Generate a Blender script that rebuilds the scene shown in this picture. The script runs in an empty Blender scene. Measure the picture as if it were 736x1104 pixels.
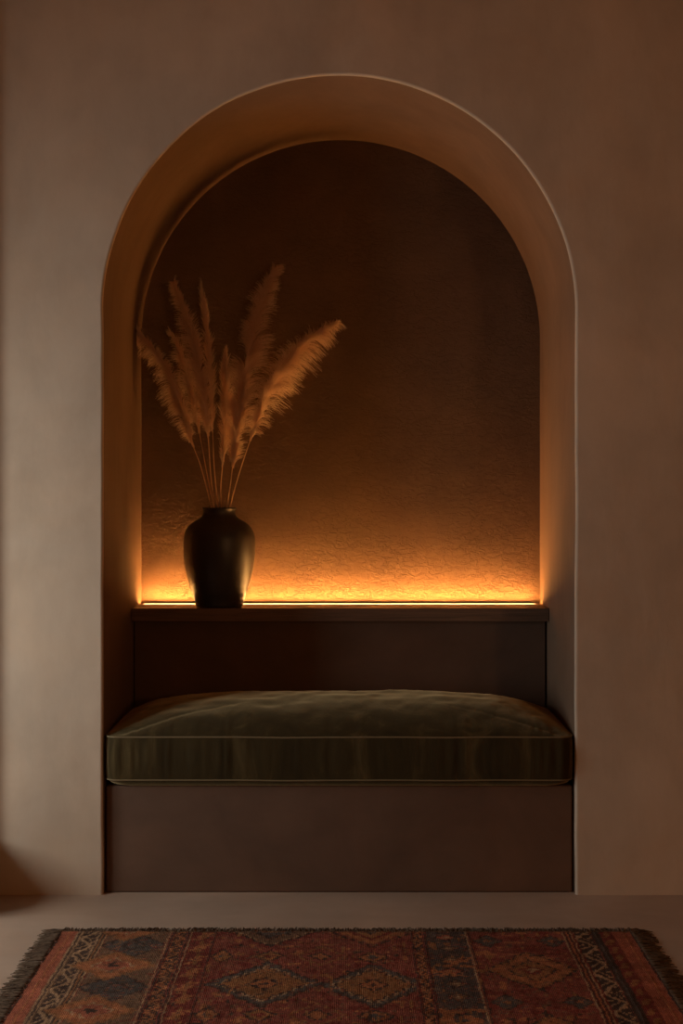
import bpy, bmesh, math, random
import numpy as np
from mathutils import Vector

random.seed(7)
rng = np.random.default_rng(11)
S = bpy.context.scene
COL = S.collection
PI = math.pi

# ------------------------------------------------------------------ helpers
def link(name, verts, faces, material=None, parent=None, smooth=False):
    me = bpy.data.meshes.new(name)
    me.from_pydata([tuple(v) for v in verts], [], faces)
    me.update()
    if smooth:
        me.polygons.foreach_set('use_smooth', [True] * len(me.polygons))
    o = bpy.data.objects.new(name, me)
    COL.objects.link(o)
    if material: me.materials.append(material)
    if parent: o.parent = parent
    return o

def from_bm(name, bm, material=None, parent=None, smooth=False):
    bmesh.ops.recalc_face_normals(bm, faces=bm.faces)
    me = bpy.data.meshes.new(name)
    bm.to_mesh(me); bm.free()
    if smooth:
        me.polygons.foreach_set('use_smooth', [True] * len(me.polygons))
    o = bpy.data.objects.new(name, me)
    COL.objects.link(o)
    if material: me.materials.append(material)
    if parent: o.parent = parent
    return o

def empty(name, loc=(0, 0, 0)):
    o = bpy.data.objects.new(name, None)
    o.location = loc
    o.empty_display_size = 0.05
    COL.objects.link(o)
    return o

def tag(o, label, cat, group=None):
    o['label'] = label; o['category'] = cat
    if group: o['group'] = group
    return o

def struct(o):
    o['kind'] = 'structure'
    return o

def bm_box(bm, x0, x1, y0, y1, z0, z1, bevel=0.0, seg=3):
    r = bmesh.ops.create_cube(bm, size=1.0)
    vs = r['verts']
    for v in vs:
        v.co = Vector((x0 + (v.co.x + .5) * (x1 - x0), y0 + (v.co.y + .5) * (y1 - y0), z0 + (v.co.z + .5) * (z1 - z0)))
    if bevel:
        es = list({e for v in vs for e in v.link_edges})
        bmesh.ops.bevel(bm, geom=es, offset=bevel, segments=seg, profile=.5, affect='EDGES')

def box(name, x0, x1, y0, y1, z0, z1, material, parent=None, bevel=0.0, origin=None, smooth=False):
    bm = bmesh.new()
    ox, oy, oz = origin or (0, 0, 0)
    bm_box(bm, x0 - ox, x1 - ox, y0 - oy, y1 - oy, z0 - oz, z1 - oz, bevel)
    o = from_bm(name, bm, material, parent, smooth)
    if origin and not parent: o.location = origin
    return o

def vnoise(x, seed, freq):
    """smooth 1-D value noise"""
    r = np.random.default_rng(seed)
    tab = r.uniform(-1, 1, 4096)
    t = np.asarray(x, float) * freq + 1000.0
    i = np.floor(t).astype(int); f = t - i; f = f * f * (3 - 2 * f)
    return tab[i % 4096] * (1 - f) + tab[(i + 1) % 4096] * f

def vnoise2(x, y, seed, fx, fy):
    r = np.random.default_rng(seed)
    tab = r.uniform(-1, 1, (256, 256))
    tx = np.asarray(x, float) * fx + 500; ty = np.asarray(y, float) * fy + 500
    i = np.floor(tx).astype(int); j = np.floor(ty).astype(int)
    u = tx - i; v = ty - j
    u = u * u * (3 - 2 * u); v = v * v * (3 - 2 * v)
    g = lambda a, b: tab[a % 256, b % 256]
    return (g(i, j) * (1 - u) + g(i + 1, j) * u) * (1 - v) + (g(i, j + 1) * (1 - u) + g(i + 1, j + 1) * u) * v

class Tubes:
    """many tapering tubes gathered in one mesh"""
    def __init__(s): s.v = []; s.f = []
    def add(s, pts, radii, n=5, cap=True):
        pts = [Vector(p) for p in pts]
        b0 = len(s.v)
        up = Vector((0.13, -0.97, 0.21)).normalized()
        for k, p in enumerate(pts):
            t = (pts[min(k + 1, len(pts) - 1)] - pts[max(k - 1, 0)])
            if t.length < 1e-9: t = Vector((0, 0, 1))
            t.normalize()
            a = t.cross(up)
            if a.length < 1e-4: a = t.cross(Vector((1, 0, 0)))
            a.normalize(); b = t.cross(a)
            for q in range(n):
                an = 2 * PI * q / n
                s.v.append(p + (a * math.cos(an) + b * math.sin(an)) * radii[k])
        for k in range(len(pts) - 1):
            for q in range(n):
                q2 = (q + 1) % n
                s.f.append((b0 + k * n + q, b0 + k * n + q2, b0 + (k + 1) * n + q2, b0 + (k + 1) * n + q))
        if cap:
            s.f.append(tuple(b0 + q for q in range(n))[::-1])
            e = b0 + (len(pts) - 1) * n
            s.f.append(tuple(e + q for q in range(n)))
    def build(s, name, m, parent=None, origin=(0, 0, 0)):
        o = Vector(origin)
        return link(name, [v - o for v in s.v], s.f, m, parent, True)

# ------------------------------------------------------------------ materials
class NT:
    def __init__(s, name):
        s.m = bpy.data.materials.new(name); s.m.use_nodes = True
        s.t = s.m.node_tree
        s.bsdf = s.t.nodes['Principled BSDF']; s.out = s.t.nodes['Material Output']
    def n(s, typ, **kw):
        nd = s.t.nodes.new(typ)
        for k, v in kw.items():
            if k.startswith('i_'): nd.inputs[k[2:].replace('_', ' ')].default_value = v
            else: setattr(nd, k, v)
        return nd
    def l(s, a, b): s.t.links.new(a, b)
    def coords(s, scale=(1, 1, 1)):
        tc = s.n('ShaderNodeTexCoord'); mp = s.n('ShaderNodeMapping')
        mp.inputs['Scale'].default_value = scale
        s.l(tc.outputs['Object'], mp.inputs['Vector'])
        return mp.outputs['Vector']
    def noise(s, vec, scale, detail=4, rough=.55, dist=0.0):
        nd = s.n('ShaderNodeTexNoise')
        nd.inputs['Scale'].default_value = scale; nd.inputs['Detail'].default_value = detail
        nd.inputs['Roughness'].default_value = rough; nd.inputs['Distortion'].default_value = dist
        s.l(vec, nd.inputs['Vector'])
        return nd.outputs['Fac']
    def ramp(s, fac, stops):
        r = s.n('ShaderNodeValToRGB')
        el = r.color_ramp.elements
        while len(el) < len(stops): el.new(.5)
        for e, (p, c) in zip(el, stops):
            e.position = p; e.color = (c[0], c[1], c[2], 1) if isinstance(c, tuple) else (c, c, c, 1)
        s.l(fac, r.inputs['Fac'])
        return r.outputs['Color']
    def mix(s, fac, a, b, mode='MIX'):
        mx = s.n('ShaderNodeMix', data_type='RGBA', blend_type=mode)
        for idx, val in ((0, fac), (6, a), (7, b)):
            if hasattr(val, 'is_output'): s.l(val, mx.inputs[idx])
            else: mx.inputs[idx].default_value = val if idx == 0 else (val[0], val[1], val[2], 1)
        return mx.outputs[2]
    def math(s, op, a, b=None):
        nd = s.n('ShaderNodeMath', operation=op)
        for k, val in ((0, a), (1, b)):
            if val is None: continue
            if hasattr(val, 'is_output'): s.l(val, nd.inputs[k])
            else: nd.inputs[k].default_value = val
        return nd.outputs[0]
    def bump(s, h, strength, dist=.01, prev=None):
        b = s.n('ShaderNodeBump'); b.inputs['Strength'].default_value = strength; b.inputs['Distance'].default_value = dist
        s.l(h, b.inputs['Height'])
        if prev is not None: s.l(prev, b.inputs['Normal'])
        return b.outputs['Normal']
    def base(s, c): 
        if hasattr(c, 'is_output'): s.l(c, s.bsdf.inputs['Base Color'])
        else: s.bsdf.inputs['Base Color'].default_value = (*c, 1)
    def set(s, **kw):
        for k, v in kw.items(): s.bsdf.inputs[k.replace('_', ' ')].default_value = v

def sc(c, k): return tuple(x * k for x in c)

def plaster(name, col, var=.16, stretch=(1, 1, .45), fine=.25, rough=.9, coarse=0.0, blotch=1.6):
    t = NT(name)
    v = t.coords(); vs = t.coords(stretch)
    n1 = t.noise(v, blotch, 5, .6, .4)
    n2 = t.noise(vs, 7, 5, .6, .25)
    n3 = t.noise(vs, 55, 4, .6)
    c1 = t.ramp(n1, [(.3, sc(col, 1 - var)), (.7, sc(col, 1 + var))])
    c2 = t.ramp(n2, [(.3, 1 - var * .9), (.7, 1.0)])
    c = t.mix(1.0, c1, c2, 'MULTIPLY')
    warm = t.ramp(t.noise(v, 3.1, 3, .5, .8), [(.4, (1, 1, 1)), (.75, (1.0, .93, .86))])
    c = t.mix(.7, c, warm, 'MULTIPLY')
    t.base(c); t.set(Roughness=rough); t.bsdf.inputs['Specular IOR Level'].default_value = .25
    nb = t.bump(n2, fine, .012)
    nb = t.bump(n3, fine * .6, .003, nb)
    if coarse:
        # trowelled, pitted skin: patchy flakes that catch grazing light
        m1 = t.noise(t.coords((1, 1, 1.9)), 30, 7, .66, .7)
        ridge = t.ramp(m1, [(.46, 0.0), (.56, 1.0), (.70, .55)])
        patch = t.ramp(t.noise(v, 5, 3, .5), [(.35, .25), (.65, 1.0)])
        ridge = t.mix(1.0, ridge, patch, 'MULTIPLY')
        m2 = t.noise(t.coords((1, 1, 1.6)), 120, 4, .6, .3)
        nb = t.bump(ridge, coarse, .0028, nb)
        nb = t.bump(m2, coarse * .7, .0018, nb)
    t.l(nb, t.bsdf.inputs['Normal'])
    return t.m

M = {}
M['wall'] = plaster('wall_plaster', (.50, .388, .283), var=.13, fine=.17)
M['room'] = plaster('room_plaster', (.36, .21, .115), var=.08)
M['ceiling'] = plaster('ceiling_plaster', (.36, .20, .105), var=.06)
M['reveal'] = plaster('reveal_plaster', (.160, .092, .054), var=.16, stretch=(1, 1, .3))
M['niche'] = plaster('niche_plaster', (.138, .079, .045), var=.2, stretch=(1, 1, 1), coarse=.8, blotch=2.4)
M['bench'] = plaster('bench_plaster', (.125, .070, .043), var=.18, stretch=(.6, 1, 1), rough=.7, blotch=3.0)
M['floor'] = plaster('floor_cement', (.40, .285, .205), var=.13, stretch=(.35, 1, 1), fine=.12, rough=.62, blotch=2.0)

def wood(name, col):
    t = NT(name)
    v = t.coords((1.2, 14, 30))
    n = t.noise(v, 3.0, 6, .65, 1.2)
    n2 = t.noise(t.coords((3, 60, 120)), 3.0, 3, .6)
    c = t.ramp(n, [(.3, sc(col, .6)), (.5, col), (.72, sc(col, 1.35))])
    c = t.mix(.5, c, t.ramp(n2, [(.35, .7), (.65, 1.1)]), 'MULTIPLY')
    t.base(c); t.set(Roughness=.55)
    t.l(t.bump(n2, .12, .002), t.bsdf.inputs['Normal'])
    return t.m
M['wood'] = wood('shelf_walnut', (.125, .066, .036))

t = NT('vase_glaze')
v = t.coords()
nn = t.noise(v, 14, 5, .6)
t.base(t.ramp(nn, [(.35, (.022, .016, .012)), (.7, (.034, .025, .018))]))
t.set(Roughness=.42)
t.l(t.bump(t.noise(t.coords((1, 1, 7)), 26, 4, .6), .10, .003), t.bsdf.inputs['Normal'])
M['vase'] = t.m

t = NT('olive_velvet')
v = t.coords((1, 1.6, .12))
nap = t.noise(v, 9, 6, .62, 1.0)
c = t.ramp(nap, [(.36, (.024, .0155, .005)), (.55, (.037, .024, .0075)), (.70, (.075, .050, .018))])
t.base(c); t.set(Roughness=.85)
t.bsdf.inputs['Specular IOR Level'].default_value = .1
t.bsdf.inputs['Sheen Weight'].default_value = 1.0
t.bsdf.inputs['Sheen Roughness'].default_value = .4
t.bsdf.inputs['Sheen Tint'].default_value = (.62, .45, .22, 1)
t.l(t.bump(t.noise(t.coords((2.2, 1, .5)), 60, 4, .6), .25, .003), t.bsdf.inputs['Normal'])
M['velvet'] = t.m

t = NT('olive_piping')
t.base((.15, .105, .045)); t.set(Roughness=.8)
t.l(t.bump(t.noise(t.coords(), 400, 2), .3, .001), t.bsdf.inputs['Normal'])
M['piping'] = t.m

def plume_mat(name, c0, c1, clear=0.0):
    t = NT(name)
    n = t.noise(t.coords(), 60, 3, .6)
    col = t.ramp(n, [(.3, c0), (.7, c1)])
    d = t.n('ShaderNodeBsdfDiffuse'); tr = t.n('ShaderNodeBsdfTranslucent'); mx = t.n('ShaderNodeMixShader')
    t.l(col, d.inputs['Color']); t.l(col, tr.inputs['Color']); mx.inputs['Fac'].default_value = .40
    tp = t.n('ShaderNodeBsdfTransparent'); m2 = t.n('ShaderNodeMixShader'); m2.inputs['Fac'].default_value = clear
    t.l(d.outputs[0], mx.inputs[1]); t.l(tr.outputs[0], mx.inputs[2]); t.l(mx.outputs[0], m2.inputs[1]); t.l(tp.outputs[0], m2.inputs[2]); t.l(m2.outputs[0], t.out.inputs['Surface'])
    t.t.nodes.remove(t.bsdf)
    return t.m
M['plume'] = plume_mat('pampas_plume', (.90, .70, .52), (.98, .82, .64), .28)
M['stem'] = plume_mat('pampas_stem', (.62, .42, .26), (.74, .53, .34))

t = NT('rug_wool')
ca = t.n('ShaderNodeVertexColor', layer_name='weave')
v = t.coords()
wear = t.ramp(t.noise(v, 9, 6, .65, .5), [(.3, .72), (.7, 1.15)])
yarn = t.ramp(t.noise(t.coords((1, .45, 1)), 260, 3, .6), [(.3, .6), (.7, 1.25)])
c = t.mix(1.0, ca.outputs['Color'], wear, 'MULTIPLY')
c = t.mix(1.0, c, yarn, 'MULTIPLY')
t.base(c); t.set(Roughness=.95); t.bsdf.inputs['Specular IOR Level'].default_value = .08
wv = t.n('ShaderNodeTexWave', wave_type='BANDS', bands_direction='X'); wv.inputs['Scale'].default_value = 70; wv.inputs['Distortion'].default_value = 1.5
t.l(v, wv.inputs['Vector'])
nb = t.bump(wv.outputs['Fac'], .35, .003)
nb = t.bump(t.noise(v, 180, 4, .6), .5, .004, nb)
t.l(nb, t.bsdf.inputs['Normal'])
M['rug'] = t.m

t = NT('rug_fringe')
t.base(t.ramp(t.noise(t.coords(), 55, 3, .6), [(.3, (.058, .036, .023)), (.7, (.135, .088, .056))]))
t.set(Roughness=.95); t.bsdf.inputs['Specular IOR Level'].default_value = .05
M['fringe'] = t.m

t = NT('led_diffuser')
em = t.n('ShaderNodeEmission'); em.inputs['Color'].default_value = (1.0, .45, .115, 1); em.inputs['Strength'].default_value = 270.0
t.l(em.outputs[0], t.out.inputs['Surface']); t.t.nodes.remove(t.bsdf)
M['led'] = t.m
t = NT('aluminium_channel'); t.base((.10, .095, .11)); t.set(Roughness=.7); M['metal'] = t.m
t = NT('window_frame_paint'); t.base(t.ramp(t.noise(t.coords(), 20, 3), [(.3, (.10, .07, .05)), (.7, (.13, .09, .065))])); t.set(Roughness=.5); M['frame'] = t.m
t = NT('window_glass')
g = t.n('ShaderNodeBsdfGlossy'); g.inputs['Roughness'].default_value = .02
tp = t.n('ShaderNodeBsdfTransparent'); mx = t.n('ShaderNodeMixShader'); mx.inputs['Fac'].default_value = .06
t.l(tp.outputs[0], mx.inputs[1]); t.l(g.outputs[0], mx.inputs[2]); t.l(mx.outputs[0], t.out.inputs['Surface']); t.t.nodes.remove(t.bsdf)
M['glass'] = t.m

# ------------------------------------------------------------------ measures (metres; wall plane y = 0, niche at y > 0, camera at y = -4)
XL, XR = -0.778, 0.722
XC, RA = (XL + XR) / 2, (XR - XL) / 2
ZS = 1.857                       # springing line of the arch
ND = 0.74                        # niche depth
RX0, RX1, RY0, RY1, RZ = -2.05, 2.5, -5.4, 0.0, 3.15   # the room
EYE = 1.273
ZSEAT = .342
ZSH0, ZSH1 = .817, .864
YSH = .515                       # shelf front

# ------------------------------------------------------------------ room shell
def arch_points(off=0.0, nside=130, narc=200):
    """profile from left foot over the arch to right foot, pushed outward by off; returns (x, z, nx, nz)"""
    P = []
    for k in range(nside):
        z = ZS * k / nside
        P.append((XL - off, z, -1, 0))
    for k in range(narc + 1):
        a = PI - PI * k / narc
        P.append((XC + (RA + off) * math.cos(a), ZS + (RA + off) * math.sin(a), math.cos(a), math.sin(a)))
    for k in range(nside):
        z = ZS * (1 - (k + 1) / nside)
        P.append((XR + off, z, 1, 0))
    return P

base = arch_points()
NP = len(base)
arc_s = np.concatenate([np.arange(130) * ZS / 130, ZS + np.arange(201) * PI * RA / 200, ZS + PI * RA + np.arange(1, 131) * ZS / 130])
# the hand-worked plaster edge is never dead straight
wob = .0016 * vnoise(arc_s, 3, 3.1) + .0011 * vnoise(arc_s, 4, 9.0)
chip = np.clip(vnoise(arc_s, 8, 21) - .6, 0, 1) * .0
RB = .009
verts, faces, fsm = [], [], []
rings = []
nseg = 6
for k in range(nseg + 1):
    tt = PI / 2 * k / nseg
    rings.append((RB * (1 - math.sin(tt)), RB * (1 - math.cos(tt))))
rings.append((.035, RB + .004))
for ri, (o, y) in enumerate(rings):
    fade = 1.0 if ri < len(rings) - 1 else 0.0
    for i, (x, z, nx, nz) in enumerate(base):
        d = o + (wob[i] + chip[i]) * fade
        verts.append((x + nx * d, y + chip[i] * .5 * fade * (1 if ri else 0), z + nz * d))
for ri in range(len(rings) - 1):
    for i in range(NP - 1):
        a = ri * NP + i
        faces.append((a, a + 1, a + 1 + NP, a + NP)); fsm.append(True)
# front face out to the room's rectangle
outer0 = len(verts)
for (x, z, nx, nz) in base:
    if nz == 0 and nx < 0: verts.append((RX0, 0, z))
    elif nz == 0: verts.append((RX1, 0, z))
    else:
        # project from the arch centre onto the rectangle
        dx, dz = nx, max(nz, 0)
        cand = []
        if dx < -1e-6: cand.append((RX0 - XC) / dx)
        if dx > 1e-6: cand.append((RX1 - XC) / dx)
        if dz > 1e-6: cand.append((RZ - ZS) / dz)
        tq = min(cand)
        verts.append((XC + dx * tq, 0, ZS + dz * tq))
for i in range(NP - 1):
    p, q = verts[outer0 + i], verts[outer0 + i + 1]
    # corner fill when the rectangle's corner lies between
    faces.append((i, outer0 + i, outer0 + i + 1, i + 1)); fsm.append(False)
    for cx in (RX0, RX1):
        if (abs(p[0] - cx) < 1e-6) != (abs(q[0] - cx) < 1e-6) and p[2] > ZS - .1:
            verts.append((cx, 0, RZ)); faces.append((outer0 + i, len(verts) - 1, outer0 + i + 1)); fsm.append(False)
# back of the wall (keeps it a solid slab)
b0 = len(verts)
for (x, y, z) in verts[outer0:outer0 + NP]: verts.append((x, .10, z))
for i in range(NP - 1):
    a = (len(rings) - 1) * NP + i
    faces.append((a, a + 1, b0 + i + 1, b0 + i)); fsm.append(False)
wall = link('wall_back', verts, faces, M['wall'])
wall.data.polygons.foreach_set('use_smooth', fsm)
struct(wall)

# niche lining: sides, vault and rear wall, with outer faces
NSIDE = 130
def lining(name, i0, i1):
    verts, faces = [], []
    ys = [RB, .05, .10, .25, .42, .60, ND]
    n = i1 - i0 + 1
    for y in ys:
        for i in range(i0, i1 + 1):
            x, z, nx, nz = base[i]
            d = wob[i] if y == RB else 0
            verts.append((x + nx * d, y, z + nz * d))
    for r in range(len(ys) - 1):
        for i in range(n - 1):
            a = r * n + i
            faces.append((a, a + n, a + n + 1, a + 1))
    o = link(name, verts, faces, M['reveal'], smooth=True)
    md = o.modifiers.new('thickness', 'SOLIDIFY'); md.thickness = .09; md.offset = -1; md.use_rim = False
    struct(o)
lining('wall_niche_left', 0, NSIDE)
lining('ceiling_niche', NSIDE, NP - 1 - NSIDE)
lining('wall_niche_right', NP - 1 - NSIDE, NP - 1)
# rear wall
bm = bmesh.new()
fv = [bm.verts.new((x, ND, z)) for (x, z, nx, nz) in arch_points(.06)]
f = bm.faces.new(fv)
ret = bmesh.ops.extrude_face_region(bm, geom=[f])
for e in ret['geom']:
    if isinstance(e, bmesh.types.BMVert): e.co.y += .1
struct(from_bm('wall_rear', bm, M['niche']))

struct(box('floor', RX0 - .1, RX1 + .1, RY0 - .1, ND + .1, -.12, 0, M['floor']))
struct(box('ceiling', RX0 - .1, RX1 + .1, RY0 - .1, .1, RZ, RZ + .12, M['ceiling']))
struct(box('wall_right', RX1, RX1 + .12, RY0, .1, 0, RZ, M['room']))
struct(box('wall_front', RX0, RX1, RY0 - .12, RY0, 0, RZ, M['room']))
# left wall with a window opening
WY0, WY1, WZ0, WZ1 = -1.30, -.35, .40, 1.50
bm = bmesh.new()
X0, X1 = RX0 - .22, RX0
bm_box(bm, X0, X1, RY0, WY0, 0, RZ)
bm_box(bm, X0, X1, WY1, .1, 0, RZ)
bm_box(bm, X0, X1, WY0, WY1, 0, WZ0)
bm_box(bm, X0, X1, WY0, WY1, WZ1, RZ)
struct(from_bm('wall_left', bm, M['room']))
win = struct(empty('window_1', (RX0 - .12, (WY0 + WY1) / 2, WZ0)))
wo = Vector(win.location)
bm = bmesh.new()
fw = .05
def wb(y0, y1, z0, z1): bm_box(bm, -.025, .025, y0 - wo.y, y1 - wo.y, z0 - wo.z, z1 - wo.z, .004, 2)
wb(WY0, WY0 + fw, WZ0, WZ1); wb(WY1 - fw, WY1, WZ0, WZ1); wb(WY0 + fw, WY1 - fw, WZ0, WZ0 + fw); wb(WY0 + fw, WY1 - fw, WZ1 - fw, WZ1)
ym = (WY0 + WY1) / 2
wb(ym - .02, ym + .02, WZ0 + fw, WZ1 - fw)
from_bm('window_frame', bm, M['frame'], win)
for y0, y1 in ((WY0 + fw, ym - .02), (ym + .02, WY1 - fw)):
    bm = bmesh.new(); bm_box(bm, -.004, .004, y0 - wo.y, y1 - wo.y, WZ0 + fw - wo.z, WZ1 - fw - wo.z)
    from_bm('pane', bm, M['glass'], win)
# unseen shallow pier added just left of the picture to shade the wall's edge
struct(box('shade_block_1', -1.45, -1.13, -.026, .02, 0, RZ, M['wall'], bevel=.006))

struct(box('shade_block_2', -1.45, -1.135, -.24, 0, 0, .19, M['wall'], bevel=.008))  # unseen low block added to shade the bottom-left corner of wall and floor

# ------------------------------------------------------------------ bench with plastered back
bench = tag(empty('bench', ((XL + XR) / 2, .024, 0)), 'built-in brown plaster bench filling the foot of the arched niche', 'bench')
bo = tuple(bench.location)
def bpart(name, x0, x1, y0, y1, z0, z1, m, parent, o, bevel):
    return box(name, x0, x1, y0, y1, z0, z1, m, parent, bevel, o)
bpart('base', XL + .0035, XR - .0035, .024, .60, 0, ZSEAT, M['bench'], bench, bo, .007)
bpart('back_panel', XL + .0035, XR - .006, .566, .60, ZSEAT, ZSH0, M['bench'], bench, bo, .003)

# ------------------------------------------------------------------ shelf and light strip
# the shelf has a rebate along its back edge that holds the light strip
prof = [(YSH, ZSH0), (.7395, ZSH0), (.7395, ZSH1 - .0142), (.688, ZSH1 - .0142), (.688, ZSH1), (YSH, ZSH1)]
sx = (XL + XR) / 2
bm = bmesh.new()
pa = [bm.verts.new((XL + .001 - sx, y - YSH, z - ZSH0)) for y, z in prof]
pb = [bm.verts.new((XR - .001 - sx, y - YSH, z - ZSH0)) for y, z in prof]
bm.faces.new(pa); bm.faces.new(pb[::-1])
for k in range(6): bm.faces.new((pa[k], pb[k], pb[(k + 1) % 6], pa[(k + 1) % 6]))
es = [e for e in bm.edges if all(abs(v_.co.y) < 1e-6 for v_ in e.verts)] + [e for e in bm.edges if all(abs(v_.co.y - (.688 - YSH)) < 1e-6 and v_.co.z > .04 for v_ in e.verts)]
bmesh.ops.bevel(bm, geom=es, offset=.0025, segments=3, profile=.5, affect='EDGES')
sh = from_bm('shelf', bm, M['wood']); sh.location = (sx, YSH, ZSH0)
tag(sh, 'dark brown wooden shelf across the niche above the bench', 'shelf')
strip = tag(empty('light_strip', (XC, .700, ZSH1 - .014)), 'glowing warm light strip along the back edge of the shelf', 'light')
so = tuple(strip.location)
bm = bmesh.new()
def sb(x0, x1, y0, y1, z0, z1): bm_box(bm, x0 - so[0], x1 - so[0], y0 - so[1], y1 - so[1], z0 - so[2], z1 - so[2], .0006, 1)
sb(XL + .010, XR - .020, .6895, .7155, ZSH1 - .014, ZSH1 - .010)          # floor of the channel
sb(XL + .010, XR - .020, .7125, .7155, ZSH1 - .010, ZSH1 + .0004)         # its back lip
from_bm('channel', bm, M['metal'], strip)
bm = bmesh.new()
sb(XL + .012, XR - .026, .6900, .7025, ZSH1 - .010, ZSH1 - .0032)
from_bm('diffuser', bm, M['led'], strip)

# ------------------------------------------------------------------ cushion
cx0, cx1, cy0, cy1 = XL + .004, XR - .005, -.008, .560
CA, CB = (cx1 - cx0) / 2, (cy1 - cy0) / 2
CCX, CCY = (cx0 + cx1) / 2, (cy0 + cy1) / 2
ZP1, ZP0 = .5025 - ZSEAT, .366 - ZSEAT            # piping heights above the bench
RC = .045
cush = None
def rproj(qx, qy, grow=0.0):
    """point on the rounded rectangle along the ray (qx*CA, qy*CB)"""
    a, b = CA + grow, CB + grow
    px, py = qx * a, qy * b
    ax, ay = abs(px), abs(py)
    if ax > a - RC and ay > b - RC:
        dx, dy = ax, ay
        # intersect ray k*(dx,dy) with the corner circle
        ex, ey = a - RC, b - RC
        A = dx * dx + dy * dy; B = -2 * (dx * ex + dy * ey); C = ex * ex + ey * ey - RC * RC
        k = (-B + math.sqrt(max(B * B - 4 * A * C, 0))) / (2 * A)
        px *= k; py *= k
    return px, py
NU, NV = 220, 84
us = [-1 + 2 * i / NU for i in range(NU + 1)]; vs = [-1 + 2 * j / NV for j in range(NV + 1)]
# boundary loop indices
loop = [(i, 0) for i in range(NU)] + [(NU, j) for j in range(NV)] + [(NU - i, NV) for i in range(NU)] + [(0, NV - j) for j in range(NV)]
def sheet(grow, zf):
    out = {}
    for i, u in enumerate(us):
        for j, v_ in enumerate(vs):
            m = max(abs(u), abs(v_))
            if m < 1e-9: px = py = 0
            else:
                bx, by = rproj(u / m, v_ / m, grow)
                px, py = bx * m, by * m
            out[i, j] = (px, py, zf(px, py, u, v_, m))
    return out
def crease(x, zrel):
    """vertical gathers hanging from the piping, x in metres, zrel 0..1"""
    w = vnoise(x, 21, 42) * .5 + vnoise(x, 22, 85) * .5
    amp = .45 + .55 * vnoise(x, 23, 5.0)
    return w * amp
def top_z(px, py, u, v_, m):
    ed = (1 - abs(u) ** 5.0) * (1 - abs(v_) ** 2.6)
    z = ZP1 + .092 * ed ** .80
    und = float(vnoise2(px, py, 31, 6, 9)) * .5 + float(vnoise2(px, py, 32, 17, 22)) * .3 + float(vnoise2(px, py, 33, 40, 30)) * .12
    z += und * .0075 * min(1, ed * 2.2)
    # creases running back from the front piping
    if v_ < -.55: z += float(crease(px, 0)) * .007 * ((-v_ - .55) / .45) * min(1, (1 - m) * 14)
    return z
def bot_z(px, py, u, v_, m): return .0005 + .010 * max(0, (m - .93) / .07) ** 2
top = sheet(0, top_z); bot = sheet(-.012, bot_z)
V, F = [], []
ti, bi = {}, {}
for k, p in top.items(): ti[k] = len(V); V.append(p)
for k, p in bot.items(): bi[k] = len(V); V.append(p)
for i in range(NU):
    for j in range(NV):
        F.append((ti[i, j], ti[i + 1, j], ti[i + 1, j + 1], ti[i, j + 1]))
        F.append((bi[i, j], bi[i, j + 1], bi[i + 1, j + 1], bi[i + 1, j]))
rows = []
NR = 14
bz = [bot[k][2] for k in loop]
def side_pt(k, s):
    """s: 0 bottom piping ... 1 top piping"""
    i, j = loop[k]
    u, v_ = us[i], vs[j]
    bulge = .009 * math.sin(PI * s) if abs(v_) > .999 else .002 * math.sin(PI * s)
    px, py = rproj(u, v_, 0)
    n = Vector((px / CA, py / CB, 0))
    n = Vector((0, math.copysign(1, py), 0)) if abs(v_) > .999 and abs(px) < CA - RC else (Vector((math.copysign(1, px), 0, 0)) if abs(u) > .999 and abs(py) < CB - RC else Vector((px - math.copysign(CA - RC, px), py - math.copysign(CB - RC, py), 0)).normalized())
    if abs(n.y) > .5:
        bulge += float(crease(px, s)) * .009 * math.sin(PI * min(1, s * .9 + .05)) * (.45 + .55 * s)
    # sagging bottom edge: a touch lower in the middle of the front
    return (px + n.x * bulge, py + n.y * bulge, ZP0 + (ZP1 - ZP0) * s)
L = len(loop)
prev = [bi[k] for k in loop]
for r in range(NR):
    s = r / NR
    cur = []
    for k in range(L):
        cur.append(len(V)); V.append(side_pt(k, s))
    for k in range(L): F.append((prev[k], prev[(k + 1) % L], cur[(k + 1) % L], cur[k]))
    prev = cur
cur = [ti[k] for k in loop]
for k in range(L): F.append((prev[k], prev[(k + 1) % L], cur[(k + 1) % L], cur[k]))
cush = link('seat_cushion', V, F, M['velvet'], None, True)
cush.location = (CCX, CCY, ZSEAT)
tag(cush, 'long olive green velvet seat cushion on the plaster bench', 'cushion')
def piping(s, r, dz):
    tb = Tubes()
    pts = []
    for k in range(0, L + 1, 1):
        p = side_pt(k % L, s)
        pts.append((p[0], p[1] , p[2] + dz + .0012 * float(vnoise(p[0], 41, 6))))
    tb.add(pts, [r] * len(pts), 7, False)
    return tb.build('piping', M['piping'], cush)
piping(1.0, .0030, 0); piping(0.0, .0027, 0)

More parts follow.
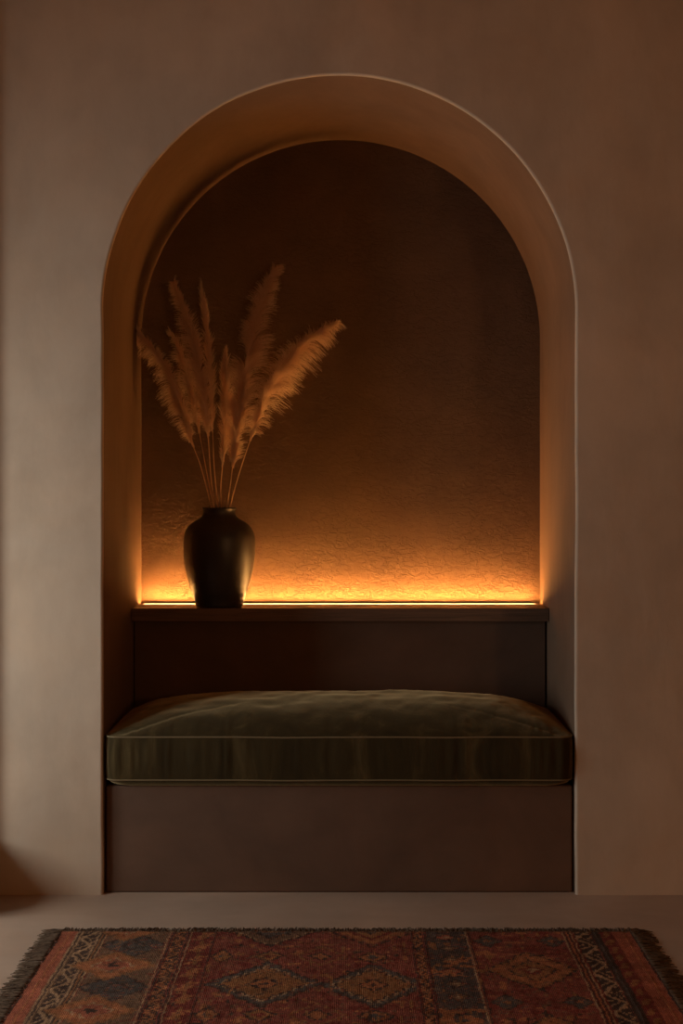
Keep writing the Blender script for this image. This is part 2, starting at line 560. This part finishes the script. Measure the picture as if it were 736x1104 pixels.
# ------------------------------------------------------------------ vase
VX, VY = (236.3 - 375) / 339.3 * (4.602 / 4), .602
PXM = 339.3 * 4 / 4.602
def vz(y): return EYE - (y - 533) / PXM
prof_px = [(24.0, 655.3), (25.6, 653), (26.4, 650), (28.2, 644.5), (30.6, 638), (34.0, 625), (36.8, 611.5), (38.3, 598), (38.45, 590), (37.9, 580.5), (36.2, 574.5), (33.6, 570), (30.0, 566.3), (25.5, 563.2), (21.8, 561), (19.2, 558.8), (17.4, 556.2), (17.0, 553.8), (17.4, 551.6), (18.3, 550.4), (18.3, 549.4), (17.4, 548.8), (16.2, 549.2), (15.2, 551), (15.0, 556), (16.5, 560), (22, 564.5), (30, 571), (34.5, 582), (35, 595), (31, 625), (24.5, 644), (20, 649)]
def catmull(P, n=4):
    out = []
    for i in range(len(P) - 1):
        p0, p1, p2, p3 = P[max(i - 1, 0)], P[i], P[i + 1], P[min(i + 2, len(P) - 1)]
        for k in range(n):
            t = k / n
            out.append(tuple(.5 * ((2 * b) + (-a + c) * t + (2 * a - 5 * b + 4 * c - d) * t * t + (-a + 3 * b - 3 * c + d) * t ** 3) for a, b, c, d in zip(p0, p1, p2, p3)))
    out.append(P[-1])
    return out
zb = vz(655.3)
pr = [(r / PXM, vz(y) - zb) for r, y in prof_px]
pr = catmull(pr, 4)
NS = 72
V, F = [], []
for (r, z) in pr:
    for q in range(NS):
        a = 2 * PI * q / NS
        V.append((r * math.cos(a), r * math.sin(a), max(z, 0)))
for k in range(len(pr) - 1):
    for q in range(NS):
        q2 = (q + 1) % NS
        F.append((k * NS + q, k * NS + q2, (k + 1) * NS + q2, (k + 1) * NS + q))
V.append((0, 0, 0)); c0 = len(V) - 1
V.append((0, 0, pr[-1][1])); c1 = len(V) - 1
e = (len(pr) - 1) * NS
for q in range(NS):
    q2 = (q + 1) % NS
    F.append((c0, q2, q)); F.append((c1, e + q, e + q2))
vase = link('vase', V, F, M['vase'], None, True)
vase.location = (VX, VY, ZSH1)
tag(vase, 'dark brown-black ceramic vase with rounded shoulders on the shelf', 'vase')

# ------------------------------------------------------------------ pampas grass
def P(px, py, y):
    """place a measured spot at depth y (metres behind the wall plane)"""
    k = (4 + y) / (339.3 * 4)
    return Vector(((px - 375) * k, y, EYE - (py - 533) * k))
MOUTH_Z = vz(549)
def spline(pts, n):
    out = [Vector(q) for q in catmull([tuple(p) for p in pts], n)]
    return out
def stalk(label, mouth, stem_pts, plume_pts, width, droop, tufts, y_tip, seed, lean=0.0, strands=15, tight=1.0):
    """stem_pts / plume_pts are (px, py); depth runs from the vase axis to y_tip"""
    r = random.Random(seed)
    mx, my = mouth
    m = Vector((VX + mx, VY + my, MOUTH_Z))
    allpts = stem_pts + plume_pts
    n_all = len(allpts)
    pos = []
    for k, (a, b) in enumerate(allpts):
        yy = (VY + my) + (y_tip - VY - my) * ((549 - b) / (549 - allpts[-1][1]))
        pos.append(P(a, b, yy))
    # foot of the stem stands inside the vase, on its floor
    d = (pos[0] - m); 
    zf = ZSH1 + pr[-1][1] + .003
    foot = m + (m - pos[0]) * ((zf - m.z) / (m.z - pos[0].z))
    fd = Vector((foot.x - VX, foot.y - VY)); 
    if fd.length > .055: fd *= .055 / fd.length
    foot = Vector((VX + fd.x, VY + fd.y, zf))
    root = tag(empty('pampas_stalk', foot), label, 'dried grass', 'pampas stalks in the dark vase')
    path = [foot, m] + pos
    sp = spline(path, 8)
    tb = Tubes()
    nn = len(sp)
    tb.add(sp, [.0024 - .0014 * k / (nn - 1) for k in range(nn)], 6)
    tb.build('stem', M['stem'], root, foot)
    # plume: sprays of fine hairs leaving the axis and arching outward
    ax = spline(pos[len(stem_pts) - 1:], 14)
    seglen = [0.0]
    for k in range(1, len(ax)): seglen.append(seglen[-1] + (ax[k] - ax[k - 1]).length)
    Ltot = seglen[-1]
    def at(s):
        s = max(0, min(1, s)) * Ltot
        for k in range(1, len(ax)):
            if seglen[k] >= s:
                f = (s - seglen[k - 1]) / max(1e-9, seglen[k] - seglen[k - 1])
                return ax[k - 1].lerp(ax[k], f), (ax[k] - ax[k - 1]).normalized()
        return ax[-1], (ax[-1] - ax[-2]).normalized()
    V, F = [], []
    def hair(pts, r0):
        b0 = len(V); n = len(pts)
        for k, p in enumerate(pts):
            t = (pts[min(k + 1, n - 1)] - pts[max(k - 1, 0)]).normalized()
            a = t.cross(Vector((.3, 1, .1))).normalized(); b = t.cross(a)
            rr = r0 * (1 - .75 * k / (n - 1))
            for q in range(3):
                an = 2 * PI * q / 3
                V.append(p + (a * math.cos(an) + b * math.sin(an)) * rr)
        for k in range(n - 1):
            for q in range(3):
                q2 = (q + 1) % 3
                F.append((b0 + k * 3 + q, b0 + k * 3 + q2, b0 + (k + 1) * 3 + q2, b0 + (k + 1) * 3 + q))
    for k in range(tufts):
        s = (k + r.random()) / tufts
        s0 = s * .97
        p, t = at(s0)
        side = t.cross(Vector((0, 1, 0))).normalized()      # to the right of the axis in the picture plane
        dep = t.cross(side).normalized()
        ang = r.uniform(0, 2 * PI)
        bias = side * math.cos(ang) + dep * math.sin(ang) * .5 + side * lean * r.random()
        bias.normalize()
        wd = width * 1.15; env = (min(1, (s + .05) / .22) ** .7) * (1.0 - .72 * max(0, (s - .45) / .55) ** 1.3)
        wloc = wd * env * r.uniform(.55, 1.15)
        ln = (.030 + .055 * env + .8 * wloc) * r.uniform(.8, 1.15) * tight
        # each tuft arches out from the axis, then its tip bends over
        for h in range(int(strands * 1.4)):
            jit = Vector((r.gauss(0, 1), r.gauss(0, 1), r.gauss(0, 1))) * .10
            out = (bias + jit).normalized()
            l2 = ln * r.uniform(.55, 1.05)
            w2 = wloc * r.uniform(.6, 1.1)
            q0 = p + Vector((r.gauss(0, 1), r.gauss(0, 1), r.gauss(0, 1))) * .0016 - t * r.uniform(0, .02)
            pts = []
            for j in range(6):
                u = j / 5
                q = q0 + t * (l2 * (u - droop * .25 * u * u)) + out * (w2 * (u ** 1.6))
                q += Vector((0, 0, -1)) * (droop * l2 * .55 * max(0, u - .35) ** 2 / .42)
                q += out * (droop * .018 * max(0, u - .6))
                q += jit * .010 * u
                pts.append(q)
            # keep clear of the niche's walls
            for q in pts:
                q.y = min(max(q.y, .40), ND - .006)
                q.x = max(q.x, XL + .006)
            hair(pts, .00115)
    link('plume', [v_ - foot for v_ in V], F, M['plume'], root, True)
    return root

mm = 1 / PXM
stalk('leftmost pampas stalk in the dark vase, its plume arching to the left', (-.026, -.008),
      [(217, 505), (207, 477)], [(196, 440), (180, 402), (163, 375), (146, 353)], 13 * mm, .75, 90, .610, 1, -.55, 16)
stalk('pampas stalk with the longest upright plume left of the middle of the vase', (-.015, -.012),
      [(227, 510), (224, 468)], [(219, 425), (211, 380), (200, 340), (187, 303)], 13.5 * mm, .45, 105, .655, 2, -.2, 17)
stalk('pampas stalk with a shorter plume tucked behind the tall left plume', (-.021, .012),
      [(222, 505), (214, 462)], [(207, 430), (200, 400), (191, 372), (183, 356)], 9.5 * mm, .5, 55, .690, 3, -.3, 14)
stalk('thin dim pampas stalk standing behind the left plumes, straight up', (-.006, .022),
      [(231, 505), (229, 462)], [(227, 420), (225, 380), (221, 340), (216, 306)], 7 * mm, .15, 50, .706, 4, 0, 12)
stalk('short narrow pampas stalk in the middle of the vase', (.006, .014),
      [(238, 525), (240, 500)], [(242, 470), (243, 440), (243, 410), (243, 378)], 8.5 * mm, .12, 55, .700, 5, 0, 14)
stalk('tallest pampas stalk, its thick plume rising right of the middle', (.027, -.008),
      [(248, 525), (251, 500)], [(255, 465), (262, 420), (272, 365), (284, 318), (299, 285)], 20 * mm, .45, 150, .680, 6, .25, 18)
stalk('rightmost pampas stalk in the dark vase, its plume bending far right', (.037, .0),
      [(258, 510), (271, 471)], [(282, 440), (300, 405), (330, 370), (366, 347)], 20 * mm, .70, 120, .676, 7, .65, 17)

# ------------------------------------------------------------------ rug
GX0, GX1 = -.830, .820
GY1, GL = -.356, 1.30
GY0 = GY1 - GL
TH = .009
C_ = dict(terra=(.31, .093, .050), red=(.21, .060, .038), deep=(.17, .038, .026), ochre=(.25, .105, .042), blue=(.090, .068, .054),
          dark=(.065, .038, .027), tan=(.33, .19, .10), brown=(.16, .085, .048), slate=(.088, .058, .044), rust=(.33, .12, .05))
C_ = {k: np.array(v_) for k, v_ in C_.items()}
nx, ny = 560, 330
gx = np.linspace(GX0, GX1, nx + 1); gv = np.linspace(0, GL, ny + 1)
X, Vv = np.meshgrid(gx, gv, indexing='ij')
# yarn jitter: the pattern's lines step with the weave
Xj = X + .0024 * vnoise2(X, Vv, 51, 60, 160) + .002 * vnoise2(X, Vv, 54, 25, 30)
Vj = np.round(Vv / .0085) * .0085 + .004 * vnoise2(X, Vv, 52, 140, 60) + .004 * vnoise2(X, Vv, 55, 22, 25)
colr = np.zeros(X.shape + (3,)); hgt = np.zeros(X.shape)
def put(mask, c, h=None):
    colr[mask] = C_[c]
    if h is not None: hgt[mask] = h
def band(a, b): return (Xj >= a) & (Xj < b)
def tri(v_, per): return np.abs(((v_ / per) % 1) * 2 - 1)
put(band(-9, 9), 'red', 0)
# speckled ground of the fields
sp = vnoise2(X, Vv, 53, 45, 55)
put((sp > .45), 'deep'); put(sp < -.62, 'rust')
def zigzag(a, b, per, ground, line, th=.0055):
    m = band(a, b); put(m, ground, -.0004)
    w = b - a
    z1 = a + w * tri(Vj, per); z2 = a + w * tri(Vj + per * .28, per)
    put(m & (np.abs(Xj - z1) < th * 1.3), line, .0008)
    put(m & (np.abs(Xj - z2) < th * .6) & (np.abs(Xj - (a + b) / 2) < w * .3), line, .0006)
    # small strokes filling the triangles
    put(m & (np.abs(((Vj + (Xj - a) * .6) / (per * .25)) % 1 - .5) < .10) & (np.abs(Xj - (a + b) / 2) > w * .22), line, .0004)
def vline(x, w, c, h=.0008): put(np.abs(Xj - x) < w / 2, c, h)
def diamond(cx, cv, hx, hv, rings_):
    d = np.abs(Xj - cx) / hx + np.abs(Vj - cv) / hv
    # stepped outline
    d = d + .05 * (np.floor(Vj / .012) % 2)
    for lim, c in rings_: put(d < lim, c, .0003 * (1 if c in ('tan', 'ochre') else -1))
def hook_row(a, b, per, c):
    m = band(a, b)
    q = ((Vj / per) % 1); xx = (Xj - a) / (b - a)
    put(m & (np.abs(q - .5) < .13) & (xx > .2) & (xx < .8), c, .0005)
    put(m & (np.abs(xx - .5) < .12) & (q > .2) & (q < .8), c, .0005)
    put(m & (np.abs(q - .25) < .07) & (xx > .55), c, .0005); put(m & (np.abs(q - .75) < .07) & (xx < .45), c, .0005)
# left side
put(band(GX0, -.779), 'terra'); vline(-.826, .006, 'dark'); vline(-.800, .005, 'rust')
put(band(-.779, -.690), 'brown')
for x in (-.775, -.764): vline(x, .0045, 'tan')
vline(-.7695, .004, 'dark')
zigzag(-.758, -.718, .125, 'dark', 'tan', .0045)
for x in (-.712, -.702, -.692): vline(x, .0045, 'tan' if x != -.702 else 'ochre')
vline(-.707, .004, 'dark'); vline(-.697, .004, 'dark')
put(band(-.687, -.515), 'brown')
for c in (.115, .415, .715, 1.015, 1.30):
    diamond(-.600, c, .098, .105, [(1.0, 'dark'), (.90, 'blue'), (.42, 'dark'), (.30, 'blue')])
for c in (-.02, .265, .565, .865, 1.165):
    diamond(-.632, c, .115, .10, [(1.04, 'ochre'), (.90, 'rust'), (.56, 'tan'), (.48, 'terra'), (.20, 'dark')])
colr_m = band(-.690, -.515)
put(band(-.515, -.445), 'deep')
for x in (-.511, -.449): vline(x, .004, 'tan')
vline(-.503, .005, 'dark'); vline(-.457, .005, 'dark')
zigzag(-.497, -.463, .06, 'dark', 'rust', .0045)
put(band(-.445, -.380), 'deep'); hook_row(-.440, -.385, .09, 'rust'); vline(-.380, .004, 'dark')
put(band(-.418, -.408) & (tri(Vj, .05) > .5), 'ochre')
# middle field with two files of lozenges
for c in (0.0, .39, .78, 1.17):
    off = (c % .78) < .1
    A = [(1.32, 'dark'), (1.24, 'blue'), (1.06, 'tan'), (1.0, 'dark'), (.93, 'ochre'), (.42, 'dark'), (.33, 'rust'), (.13, 'dark')]
    B = [(1.22, 'deep'), (1.1, 'dark'), (1.0, 'tan'), (.95, 'brown'), (.6, 'dark'), (.5, 'blue'), (.16, 'ochre')]
    diamond(-.216, c, .122, .118, B if off else A)
    diamond(.067, c + .01, .112, .115, A if not off else [(1.1, 'dark'), (1.02, 'red'), (.9, 'rust'), (.6, 'deep'), (.45, 'ochre'), (.2, 'dark')])
for c in (.195, .585, .975):
    diamond(-.075, c, .075, .075, [(1.0, 'ochre'), (.88, 'red'), (.5, 'dark'), (.35, 'rust')])
    diamond(-.345, c, .035, .055, [(1.0, 'dark'), (.8, 'rust'), (.3, 'blue')])
    diamond(-.216, c, .05, .045, [(1.0, 'dark'), (.75, 'ochre'), (.4, 'deep')])
    diamond(.067, c + .01, .05, .045, [(1.0, 'dark'), (.75, 'rust'), (.4, 'blue')])
# right half
put(band(.178, .222), 'deep'); zigzag(.188, .212, .05, 'dark', 'rust', .004)
for x in (.182, .218): vline(x, .004, 'dark')
put(band(.222, .335), 'slate')
for k in range(16):
    c = .05 + k * .085
    diamond(.278, c, .046, .040, [(1.0, 'blue'), (.8, 'dark'), (.55, 'brown' if k % 3 else 'terra'), (.25, 'tan')])
put(band(.222, .335) & (((Vj / .34) % 1) > .62) & (sp > -.1), 'rust')
vline(.338, .005, 'tan'); vline(.346, .004, 'dark')
for c in (.30, .72, 1.14):
    diamond(.49, c, .118, .13, [(1.1, 'dark'), (1.03, 'ochre'), (.94, 'rust'), (.62, 'dark'), (.55, 'ochre'), (.3, 'deep'), (.15, 'tan')])
for c in (.08, .51, .93):
    diamond(.395, c, .045, .05, [(1.0, 'dark'), (.85, 'blue'), (.3, 'ochre')])
    diamond(.575, c, .045, .05, [(1.0, 'dark'), (.85, 'blue'), (.3, 'rust')])
put(band(.612, .66), 'deep')
for x in (.616, .628, .640): vline(x, .0045, 'tan' if x != .628 else 'rust')
vline(.622, .004, 'dark'); vline(.634, .004, 'dark')
zigzag(.648, .695, .13, 'dark', 'tan', .0045)
put(band(.697, .722), 'dark'); vline(.709, .005, 'blue')
put(band(.722, .760), 'deep'); hook_row(.724, .756, .06, 'ochre')
put(band(.760, 9), 'terra'); vline(.792, .004, 'rust'); vline(.815, .006, 'dark')
# scattered accents and end stripe
put((vnoise2(X, Vv, 57, 70, 30) > .78) & (Xj > -.44) & (Xj < .62), 'ochre')
put((vnoise2(X, Vv, 58, 60, 36) > .80) & (Xj > -.44) & (Xj < .62), 'dark')
put((Vj < .006) | (Vj > GL - .006), 'brown')
# worn, broken knots: short runs of yarn swapped for the ground or a neighbour colour
runs = vnoise2(X, Vv, 62, 70, 130)
fld = (Xj > -.69) & (Xj < .61)
for lo, hi, c in ((.52, .66, 'deep'), (.66, .76, 'rust'), (-.70, -.58, 'brown'), (-.80, -.70, 'ochre'), (-1, -.80, 'slate')):
    mk = fld & (runs > lo) & (runs < hi)
    colr[mk] = colr[mk] * .35 + C_[c] * .65
colr *= (1 + .16 * vnoise2(X, Vv, 59, 9, 60) + .14 * vnoise2(X, Vv, 63, 220, 12))[..., None]
zz = TH + hgt + .0012 * vnoise2(X, Vv, 60, 120, 200) + .0010 * vnoise2(X, Vv, 61, 7, 7)
rug = tag(empty('rug', ((GX0 + GX1) / 2, (GY0 + GY1) / 2, 0)), 'red and rust patterned woven rug with dark fringe on the floor', 'rug')
ro = Vector(rug.location)
nvt = (nx + 1) * (ny + 1)
tv = np.stack([X - ro.x, (GY1 - Vv) - ro.y, zz], -1).reshape(-1, 3)
idx = np.arange(nvt).reshape(nx + 1, ny + 1)
q = np.stack([idx[:-1, 1:], idx[1:, 1:], idx[1:, :-1], idx[:-1, :-1]], -1).reshape(-1, 4)
edge = np.concatenate([idx[:, 0], idx[-1, 1:], idx[::-1, -1][1:], idx[0, ::-1][1:-1]])
bv = tv[edge].copy(); bv[:, 2] = .0004
E = len(edge)
bidx = nvt + np.arange(E)
sq = np.stack([edge, np.roll(edge, -1), np.roll(bidx, -1), bidx], -1)
me = bpy.data.meshes.new('weave')
vall = np.concatenate([tv, bv]); fall = np.concatenate([q, sq])
me.vertices.add(len(vall)); me.vertices.foreach_set('co', vall.ravel())
me.loops.add(fall.size); me.loops.foreach_set('vertex_index', fall.ravel())
me.polygons.add(len(fall)); me.polygons.foreach_set('loop_start', np.arange(0, fall.size, 4)); me.polygons.foreach_set('loop_total', np.full(len(fall), 4))
me.update(); me.validate()
at_ = me.color_attributes.new('weave', 'FLOAT_COLOR', 'POINT')
cc = np.ones((len(vall), 4)); cc[:nvt, :3] = colr.reshape(-1, 3); cc[nvt:, :3] = colr.reshape(-1, 3)[edge]
at_.data.foreach_set('color', cc.astype(np.float32).ravel())
me.polygons.foreach_set('use_smooth', [True] * len(fall))
me.materials.append(M['rug'])
ob = bpy.data.objects.new('weave', me); COL.objects.link(ob); ob.parent = rug

def fringe(p0, p1, out, length, n, seed):
    r = random.Random(seed)
    tb = Tubes()
    p0, p1, out = Vector(p0), Vector(p1), Vector(out)
    al = (p1 - p0).normalized()
    sway = 0
    for k in range(n):
        f = (k + r.uniform(.1, .9)) / n
        p = p0.lerp(p1, f)
        clump = vnoise(f * 100, seed, .62) * .5
        ln = length * r.uniform(.7, 1.15)
        sw = float(clump) * .018 + r.gauss(0, .004)
        pts = []
        h0 = r.uniform(.003, .008)
        for j in range(6):
            u = j / 5
            pts.append(p + out * (ln * u - .004) + al * (sw * u ** 1.4 + r.gauss(0, .0008)) + Vector((0, 0, h0 * (1 - u) ** .8 + .0023 + r.uniform(0, .0012) + .004 * math.sin(PI * u) * r.random())) - ro)
        rad = r.uniform(.0016, .0023)
        tb.add(pts, [rad * (1 - .35 * j / 5) for j in range(6)], 5)
    return tb.build('fringe', M['fringe'], rug)
fringe((GX0 - .003, GY1, 0), (GX1 + .003, GY1, 0), (0, 1, 0), .044, 520, 71)
fringe((GX0, GY0, 0), (GX0, GY1 + .018, 0), (-1, .12, 0), .060, 430, 72)
fringe((GX1, GY0, 0), (GX1, GY1 + .018, 0), (1, .12, 0), .060, 430, 73)

# ------------------------------------------------------------------ light: dim daylight from the window on the left
w = bpy.data.worlds.new('World'); S.world = w; w.use_nodes = True
bg = w.node_tree.nodes['Background']
bg.inputs['Color'].default_value = (.95, 1.0, 1.0, 1); bg.inputs['Strength'].default_value = 12.3
pl = bpy.data.lights.new('window_daylight', 'AREA'); pl.shape = 'RECTANGLE'
pl.size = WZ1 - WZ0; pl.size_y = WY1 - WY0
pl.cycles.is_portal = True
po = bpy.data.objects.new('window_daylight', pl); COL.objects.link(po)
po.location = (RX0 - .18, (WY0 + WY1) / 2, (WZ0 + WZ1) / 2)
po.rotation_euler = (0, -PI / 2, 0)

# added warm fill light behind the camera, lifts the right wall and plumes
lp = bpy.data.lights.new('warm_fill', 'POINT'); lp.energy = 35; lp.color = (1.0, .52, .22); lp.shadow_soft_size = .16
lo = bpy.data.objects.new('warm_fill', lp); COL.objects.link(lo); lo.location = (1.9, -3.6, 1.35)

# ------------------------------------------------------------------ camera and view
cam = bpy.data.cameras.new('camera'); co = bpy.data.objects.new('camera', cam); COL.objects.link(co)
co.location = (0, -4, EYE); co.rotation_euler = (PI / 2, 0, 0)
cam.sensor_fit = 'VERTICAL'; cam.sensor_height = 36; cam.lens = 36 * 339.3 * 4 / 1104
cam.shift_x = -7 / 1104; cam.shift_y = -19 / 1104
cam.clip_start = .05
S.camera = co
vw = S.view_settings
S.display_settings.display_device = 'sRGB'
vw.view_transform = 'Standard'; vw.look = 'None'; vw.exposure = 0; vw.gamma = 1; vw.use_curve_mapping = False
S.cycles.max_bounces = 16; S.cycles.diffuse_bounces = 10; S.cycles.transmission_bounces = 10; S.cycles.transparent_max_bounces = 24
